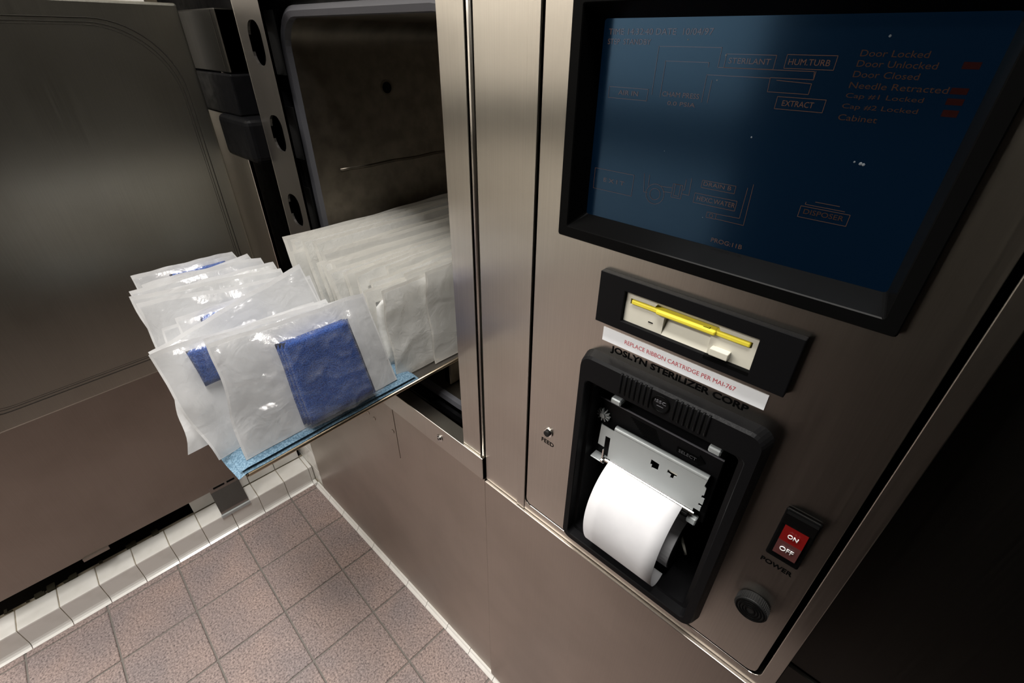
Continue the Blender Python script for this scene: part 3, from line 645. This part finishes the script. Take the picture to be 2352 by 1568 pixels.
# --- power switch
bm = nb(); box(bm, 1.1310, 1.1562, -0.0035, 0.0, 0.8208, 0.8780, 0.0016, 3); pw = cpn(obj('power_switch', bm, 'black_gloss')); tag(pw, 'black rocker power switch with red ON and OFF faces')
def wedge(name, x0, x1, z0, z1, ya, yb, m_):
    bm = nb(); v = [bm.verts.new(p) for p in ((x0, ya, z0), (x1, ya, z0), (x1, yb, z1), (x0, yb, z1), (x0, -0.003, z0), (x1, -0.003, z0), (x1, -0.003, z1), (x0, -0.003, z1))]
    for q_ in ((0, 1, 2, 3), (7, 6, 5, 4), (0, 4, 5, 1), (2, 6, 7, 3), (1, 5, 6, 2), (0, 3, 7, 4)): bm.faces.new([v[i_] for i_ in q_])
    return obj(name, bm, m_, pw)
wedge('hood', 1.1325, 1.1548, 0.8625, 0.8765, -0.0042, -0.0070, 'black_gloss')
wedge('rocker_on', 1.1352, 1.1522, 0.8470, 0.8620, -0.0062, -0.0042, 'rocker_lit')
wedge('rocker_off', 1.1352, 1.1522, 0.8290, 0.8470, -0.0050, -0.0062, 'rocker')
text('on_lettering', 'ON', 1.1398, 1.1473, 0.8525, 0.8572, -0.0066, 'ink_white', pw, 0.02, 0.0003)
text('off_lettering', 'OFF', 1.1385, 1.1487, 0.8362, 0.8415, -0.0064, 'ink_white', pw, 0.02, 0.0003)

# --- buzzer
bm = nb(); cyl(bm, (1.1410, 0.0, 0.7500), (0, -1, 0), 0.0140, 0.0100, 40, 0.0136, bev=0.0012); bz = cpn(obj('buzzer', bm, 'black_rubber')); tag(bz, 'round black ridged alarm buzzer')
for r_ in (0.0118, 0.0092, 0.0066, 0.0040):
    bm = nb(); tube(bm, [(1.1410+r_*math.cos(2*PI*k/32), -0.0100, 0.7500+r_*math.sin(2*PI*k/32)) for k in range(32)], 0.0008, 6, True); obj('sound_ring', bm, 'black_gloss', bz, True)
bm = nb()
for k in range(48):
    a = 2*PI*k/48; box(bm, 1.1410+0.0139*math.cos(a)-0.0003, 1.1410+0.0139*math.cos(a)+0.0003, -0.0088, -0.0015, 0.7500+0.0139*math.sin(a)-0.0003, 0.7500+0.0139*math.sin(a)+0.0003)
tag(obj('knurling', bm, 'black_rubber', bz), kind='stuff')
# paint chip on the bottom strip
bm = nb(); vs = [bm.verts.new(p) for p in ((1.1035, -0.0003, 0.6432), (1.1060, -0.0003, 0.6437), (1.1100, -0.0003, 0.6430), (1.1110, -0.0003, 0.6418), (1.1075, -0.0003, 0.6424))]; bm.faces.new(vs)
me = bpy.data.meshes.new('chip'); bm.to_mesh(me); bm.free(); obj('paint_chip', me, 'chrome', surround)

# ================================================================== NEIGHBOUR CABINET
nc = tag(empty('steel_cabinet', (1.6, 0.05, 0.0)), 'shaded steel cabinet standing right of the control cabinet edge', 'cabinet')
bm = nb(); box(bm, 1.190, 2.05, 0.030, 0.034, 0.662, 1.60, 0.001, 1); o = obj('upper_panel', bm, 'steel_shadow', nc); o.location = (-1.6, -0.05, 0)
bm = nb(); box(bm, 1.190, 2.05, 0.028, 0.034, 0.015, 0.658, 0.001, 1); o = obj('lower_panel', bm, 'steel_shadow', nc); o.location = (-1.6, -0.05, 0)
bm = nb(); box(bm, 1.195, 2.04, 0.036, 0.50, 0.0, 1.58); o = obj('carcass', bm, 'void', nc); o.location = (-1.6, -0.05, 0)

# ================================================================== FLOPPY DISK, PAPER
bm = nb(); box(bm, 0.9735, 1.0692, -0.0044, 0.0030, 0.9988, 1.0028, 0.0010, 2); box(bm, 0.9965, 1.0445, -0.0066, 0.0025, 0.9989, 1.0030, 0.0012, 2)
fd = tag(obj('floppy_disk', bm, 'yellow'), 'yellow floppy disk pushed into the cream disk drive', 'disk')
bm = nb(); box(bm, 1.0345, 1.0395, -0.0052, -0.0046, 1.0030, 1.0032); box(bm, 1.0390, 1.0395, -0.0052, -0.0030, 1.0030, 1.0032); obj('print_mark', bm, 'ink_black', fd)

# paper: curled strip hanging out of the printer plus the roll it comes from
prof = [(0.0060, 0.8085), (-0.0010, 0.8055), (-0.0105, 0.7995), (-0.0205, 0.7890), (-0.0285, 0.7740), (-0.0325, 0.7560), (-0.0320, 0.7360), (-0.0270, 0.7150), (-0.0185, 0.6985), (-0.0080, 0.6885), (0.0020, 0.6862), (0.0085, 0.6890)]
def catmull(p, n=6):
    out = []
    for i in range(len(p)-1):
        p0 = p[max(i-1, 0)]; p1 = p[i]; p2 = p[i+1]; p3 = p[min(i+2, len(p)-1)]
        for k in range(n):
            t = k/n
            out.append(tuple(0.5*((2*p1[d]) + (-p0[d]+p2[d])*t + (2*p0[d]-5*p1[d]+4*p2[d]-p3[d])*t*t + (-p0[d]+3*p1[d]-3*p2[d]+p3[d])*t**3) for d in range(len(p1))))
    out.append(p[-1]); return out
pc = catmull(prof, 5)
pr_ = tag(empty('paper_roll', (1.015, 0.036, 0.6845)), 'white printer paper roll with its end curling out of the printer', 'paper')
bm = nb(); cols = 6; rows = []
for i, (y, z) in enumerate(pc):
    rows.append([bm.verts.new((0.9742+(1.0572-0.9742)*c/cols - 1.015, y-0.036, z-0.6845)) for c in range(cols+1)])
for a, b_ in zip(rows, rows[1:]):
    for c in range(cols): bm.faces.new((a[c], a[c+1], b_[c+1], b_[c]))
o = obj('paper_strip', bm, 'paper', pr_, True); md = o.modifiers.new('solidify', 'SOLIDIFY'); md.thickness = 0.0002
bm = nb(); cyl(bm, (0.9755-1.015, 0.0, 0.0375), (1, 0, 0), 0.0335, 0.0840, 40); o = obj('roll_body', bm, 'paper', pr_); bevel_mod(o, 0.0006, 1)
bm = nb(); cyl(bm, (1.0594-1.015, 0.0, 0.0375), (1, 0, 0), 0.0332, 0.0012, 40); obj('roll_flange', bm, 'black_plastic', pr_)

# ================================================================== TRAY, LINERS, POUCHES
tr = tag(empty('sliding_tray', (0.48, 0.0, 0.7245)), 'flat steel tray sliding out of the chamber under the pouches', 'tray')
bm = nb(); box(bm, 0.337-0.48, 0.627-0.48, -0.252, 0.60, 0.0, 0.0035, 0.001, 1); obj('tray_plate', bm, 'steel_dark', tr)
bm = nb(); tube(bm, [(0.6275-0.48, y, 0.0030) for y in (-0.250, 0.60)], 0.0030, 10); tube(bm, [(x-0.48, -0.2515, 0.0015) for x in (0.338, 0.6275)], 0.0018, 10); obj('rim', bm, 'brass_rim', tr, True)

def slab(name, x0, x1, y0, y1, z0, z1, material, parent, seed, droop=0.0, nx=26, ny=30, amp=0.0012):
    """soft folded cloth: rounded slab with uneven edges"""
    bm = nb(); zc = (z0+z1)/2; h = (z1-z0)/2; top = []; bot = []
    for i in range(nx+1):
        ta, ba = [], []
        for j in range(ny+1):
            u, v = i/nx, j/ny; x = x0+(x1-x0)*u; y = y0+(y1-y0)*v
            e = max(0.0, 1-(abs(2*u-1))**14)**0.5 * max(0.0, 1-(abs(2*v-1))**18)**0.5
            n_ = noise.noise(Vector((x*30+seed, y*30, seed*1.7)))
            wob = noise.noise(Vector((x*14, y*14+seed, seed*3.1)))
            ed = (1-e)
            dz = droop*min(1.0, max(0.0, (-0.133-y)/0.008)) if droop else 0.0
            ta.append(bm.verts.new((x+wob*0.002*ed, y+wob*0.004, zc+h*e+n_*amp-dz)))
            ba.append(bm.verts.new((x+wob*0.002*ed, y+wob*0.004, zc-h*e-dz)))
        top.append(ta); bot.append(ba)
    for i in range(nx):
        for j in range(ny):
            bm.faces.new((top[i][j], top[i+1][j], top[i+1][j+1], top[i][j+1])); bm.faces.new((bot[i][j], bot[i][j+1], bot[i+1][j+1], bot[i+1][j]))
    bmesh.ops.remove_doubles(bm, verts=bm.verts, dist=1e-6)
    return obj(name, bm, material, parent, True)
ln = tag(empty('tray_liner', (0.48, -0.12, 0.7282)), 'light blue folded towel lining the front end of the tray', 'towel')
o = slab('lower_fold', 0.345-0.48, 0.6275-0.48, -0.262+0.12, 0.012+0.12, 0.0004, 0.0050, 'liner', ln, 2.0, 0.0035)
o = slab('upper_fold', 0.352-0.48, 0.6255-0.48, -0.256+0.12, 0.008+0.12, 0.0045, 0.0112, 'liner', ln, 5.0, 0.004)

def sheet(name, fn, nu, nv, material, parent, solid=0.0):
    bm = nb(); G_ = [[bm.verts.new(fn(i/nu, j/nv)) for j in range(nv+1)] for i in range(nu+1)]
    for i in range(nu):
        for j in range(nv): bm.faces.new((G_[i][j], G_[i+1][j], G_[i+1][j+1], G_[i][j+1]))
    o = obj(name, bm, material, parent, True)
    return o

def sm(a, b_, x):
    t = min(1, max(0, (x-a)/(b_-a))); return t*t*(3-2*t)

def pouch(c, seed, label, group=None, content=None, cthick=0.010, cbox=(0.45, 0.93, 0.10, 0.86), curl=0.0, curl_end=0.0, wave=0.004, film='film', paper='pouch_paper', flip=False, name='sterilization_pouch', nu=30, nv=16, crinkle=0.0035, layers=1, bs=None):
    """c = BL, BR, TR, TL corners in the world; film on the +x side (or on the far side when flipped)"""
    BL, BR, TR, TL = [Vector(p) for p in c]; base = (BL+BR)/2
    e_ = tag(empty(name, base), label, 'pouch', group)
    n0 = (BR-BL).cross(TL-BL).normalized()
    if n0.x < 0: n0 = -n0
    sd = 1 if not flip else -1
    bs = seed if bs is None else bs; cs = crinkle/0.0035
    rnd = random.Random(int(seed*1000)); k1 = rnd.uniform(-1, 1); k2 = rnd.uniform(0, 6) if bs is None else bs*3
    def base_pt(u, v):
        p = BL*(1-u)*(1-v) + BR*u*(1-v) + TR*u*v + TL*(1-u)*v - base
        free = sm(0, 0.5, v)
        q = noise.noise(Vector((u*2.2+bs*3.1, v*1.4, bs)))*wave*(0.35+0.65*free)
        q += noise.noise(Vector((u*7+bs, v*4+bs*2, 3.3)))*wave*0.40
        q += (noise.noise(Vector((u*5+bs, 1.1, bs)))*sm(0.72, 1.0, v) + noise.noise(Vector((4.4, v*4+bs, bs)))*(1-sm(0.0, 0.22, u)))*wave*0.9
        q += curl*(v**3)*math.sin(u*PI*1.3+k2)
        q += curl_end*max(0.0, 1-u*3.2)**2*(0.4+0.6*v)
        d = n0*q
        d.z += noise.noise(Vector((u*1.7+bs*5, 9.1, bs)))*0.005*v + noise.noise(Vector((u*6+bs*5, 2.1, bs)))*0.0016*v
        d.y += noise.noise(Vector((v*2.6+bs*2, 5.5, bs)))*0.006*(1-sm(0, 0.5, u))
        return p + d
    U0, U1, V0, V1 = cbox
    def win(u, v):
        return sm(max(0.0, U0-0.16), U0-0.004, u)*(1-sm(U1+0.004, min(1.0, U1+0.16), u))*sm(max(0.0, V0-0.10), V0, v)*(1-sm(V1, min(1.0, V1+0.12), v))
    def film_pt(u, v):
        edge = sm(0.0, 0.05, u)*(1-sm(0.95, 1.0, u))*sm(0.0, 0.06, v)*(1-sm(0.90, 0.97, v))
        t = 0.0005 + cs*edge*0.0014*(1+noise.noise(Vector((u*9+seed, v*7, seed*1.3)))) + cs*edge*0.0030*(1-abs(noise.noise(Vector((u*5+v*3+seed*2, v*4-u*2, 7.7))))*2.2)**3*0.6 + cs*edge*0.0018*abs(noise.noise(Vector((u*14+seed*2, v*11, 2.7))))
        rg = max(0.0, 1-abs(noise.noise(Vector((u*4.2-v*2.3+seed*1.9, v*2.7+u*1.6, seed*0.7))))*3.2)**2
        t += edge*crinkle*rg*(1-0.85*(win(u, v) if content else 0))
        if content: t += win(u, v)*(cthick+0.0008)
        else: t += edge*0.0022*sm(0.1, 0.4, u)
        return base_pt(u, v) + n0*sd*t
    sheet('paper_back', base_pt, nu, nv, paper, e_)
    sheet('film_front', lambda u, v: film_pt(0.012+u*0.976, 0.012+v*0.955), nu*2, nv*2, film, e_)
    if content:
        for ly in range(layers):
          bm = nb(); NU, NV = 18, 16; lt = cthick/layers
          def cp_(s, t, layer):
            sh = (layers-1-ly)*0.012
            u = U0-sh+(U1-U0+sh*0.6)*s; v = V0+(V1-V0-sh*0.5)*t
            e2 = (max(0.0, 1-abs(2*s-1)**7)**0.5)*(max(0.0, 1-abs(2*t-1)**7)**0.5)
            w_ = noise.noise(Vector((s*3+seed, t*3, layer)))*0.0006
            return base_pt(u, v) + n0*sd*(0.0006 + lt*(ly+0.5) + layer*lt*0.49*e2 + w_*e2)
          Fg = [[bm.verts.new(cp_(i/NU, j/NV, 1)) for j in range(NV+1)] for i in range(NU+1)]
          Bg = [[bm.verts.new(cp_(i/NU, j/NV, -1)) for j in range(NV+1)] for i in range(NU+1)]
          for i in range(NU):
              for j in range(NV):
                  bm.faces.new((Fg[i][j], Fg[i+1][j], Fg[i+1][j+1], Fg[i][j+1])); bm.faces.new((Bg[i][j], Bg[i][j+1], Bg[i+1][j+1], Bg[i+1][j]))
          bmesh.ops.remove_doubles(bm, verts=bm.verts, dist=1e-6)
          tw = obj('folded_towel' if content == 'towel' else 'gauze_pad', bm, content, e_, True)
    return e_

ZB = 0.7405
G1 = 'pouches at the open end of the tray'
# nearest pouch with the royal blue towel facing the camera
p1 = pouch([(0.615, -0.243, 0.7395), (0.617, -0.020, 0.7410), (0.588, -0.036, 0.884), (0.586, -0.233, 0.891)], 1.3,
      'nearest clear pouch, folded royal blue towel filling its right half', G1, 'towel', 0.018, (0.36, 0.80, 0.05, 0.85), wave=0.003, curl=0.002, crinkle=0.006, nu=44, nv=26, layers=3)
FR = [
 # corners BL,BR,TR,TL ; seed ; label ; kwargs
 ([(0.601, -0.232, ZB), (0.601, -0.020, ZB), (0.566, -0.045, 0.876), (0.568, -0.228, 0.891)], 2.1, 'clear pouch directly behind the nearest one, straight top edge, blue towel peeking out', dict(content='towel', cthick=0.008, cbox=(0.40, 0.80, 0.08, 0.84))),
 ([(0.586, -0.268, 0.738), (0.584, -0.040, ZB), (0.546, -0.070, 0.872), (0.550, -0.282, 0.888)], 3.7, 'pouch whose curled left end juts past the tray end beside the nearest pouch', dict(content='towel', cthick=0.008, cbox=(0.15, 0.55, 0.62, 0.93), curl_end=0.012, wave=0.006, bs=3.0)),
 ([(0.566, -0.292, 0.752), (0.566, -0.060, ZB), (0.530, -0.080, 0.868), (0.535, -0.268, 0.868)], 4.9, 'plain white pouch with a flap drooping below the tray end', dict(flip=True, curl_end=0.016, wave=0.005, crinkle=0.0015)),
 ([(0.545, -0.268, ZB), (0.545, -0.050, ZB), (0.505, -0.078, 0.914), (0.505, -0.276, 0.866)], 5.2, 'tilted pouch with bright white right corner sticking up highest', dict(content='towel', cthick=0.008, cbox=(0.34, 0.68, 0.06, 0.72), wave=0.003)),
 ([(0.520, -0.255, ZB), (0.520, -0.045, ZB), (0.486, -0.060, 0.886), (0.482, -0.235, 0.884)], 6.4, 'low pouch with a loose blue towel corner poking from its top', dict(content='towel', cthick=0.010, cbox=(0.14, 0.58, 0.08, 0.95), wave=0.005)),
 ([(0.496, -0.252, ZB), (0.496, -0.050, ZB), (0.462, -0.065, 0.872), (0.458, -0.250, 0.868)], 7.6, 'clear pouch in the middle of the loose front row', dict(content='gauze', cthick=0.006, wave=0.005)),
 ([(0.470, -0.264, ZB), (0.470, -0.050, ZB), (0.440, -0.070, 0.876), (0.440, -0.264, 0.900)], 8.3, 'pouch with a square left end standing out of the front row', dict(content='towel', cthick=0.007, cbox=(0.45, 0.85, 0.10, 0.86), wave=0.004, curl_end=0.006)),
 ([(0.448, -0.256, ZB), (0.448, -0.055, ZB), (0.424, -0.075, 0.884), (0.420, -0.262, 0.902)], 9.1, 'pouch just behind the square ended one, thin left edge showing', dict(content='gauze', cthick=0.005, wave=0.004)),
 ([(0.426, -0.240, ZB), (0.426, -0.045, ZB), (0.402, -0.076, 0.886), (0.400, -0.240, 0.892)], 10.2, 'flat milky pouch second behind the square ended one', dict(content='gauze', cthick=0.005, wave=0.004, film='film_milky')),
 ([(0.403, -0.250, ZB), (0.403, -0.050, ZB), (0.380, -0.085, 0.892), (0.376, -0.255, 0.898)], 11.5, 'pouch two places in front of the farthest blue one', dict(content='towel', cthick=0.007, cbox=(0.45, 0.85, 0.1, 0.88), wave=0.004)),
 ([(0.380, -0.236, ZB), (0.380, -0.040, ZB), (0.356, -0.095, 0.894), (0.356, -0.238, 0.888)], 12.4, 'thin pouch right in front of the farthest blue one', dict(content='gauze', cthick=0.005, wave=0.004)),
 ([(0.358, -0.240, ZB), (0.358, -0.045, ZB), (0.334, -0.110, 0.897), (0.332, -0.241, 0.896)], 13.9, 'farthest pouch of the front row, blue towel visible along its top', dict(content='towel', cthick=0.010, cbox=(0.30, 0.85, 0.10, 0.93), wave=0.006, curl=0.004)),
]
for c, sd_, lb, kw in FR: pouch(c, sd_, lb, G1, **kw)

# packed rows deeper on the tray
rb = random.Random(11)
G2 = 'pouches packed tight in the rows inside the chamber'
LB = 'flat white pouch packed tight in the rows running back into the chamber'
n_b = 27
for k in range(n_b):
    x = 0.616 - k*(0.616-0.352)/(n_b-1); f = k/(n_b-1)
    y0 = -0.014 + rb.uniform(-0.020, 0.040) + (0.01 if k % 3 == 0 else 0); ln_ = rb.uniform(0.205, 0.235) if k < 9 else 0.42 + 0.004*(k % 3)
    if k < 3: y0 = (0.058, -0.008, 0.030)[k]
    top = 0.877 + 0.016*f + rb.uniform(-0.012, 0.012); lean = 0.014 + 0.018*f
    lb = LB if k else 'white pouch nearest the vertical steel stile, crinkled clear face toward the viewer'
    pouch([(x, y0, 0.7300 if y0 > 0.02 else 0.7300), (x, y0+ln_, 0.7300), (x-lean, y0+ln_+rb.uniform(-.004, .004), top), (x-lean, y0+rb.uniform(-.006, .006), top+rb.uniform(-.004, .004))], 20+k*0.73, lb, G2 if k else None,
          content='gauze' if k > 2 else None, cthick=0.003, cbox=(0.07, 0.93, 0.06, 0.84), wave=0.0035, crinkle=0.0028 if k < 3 else 0.0016, bs=20+k*0.05, curl=0.002, film='film_milky' if k % 2 else 'film', paper='pouch_paper_warm', nu=24, nv=12)
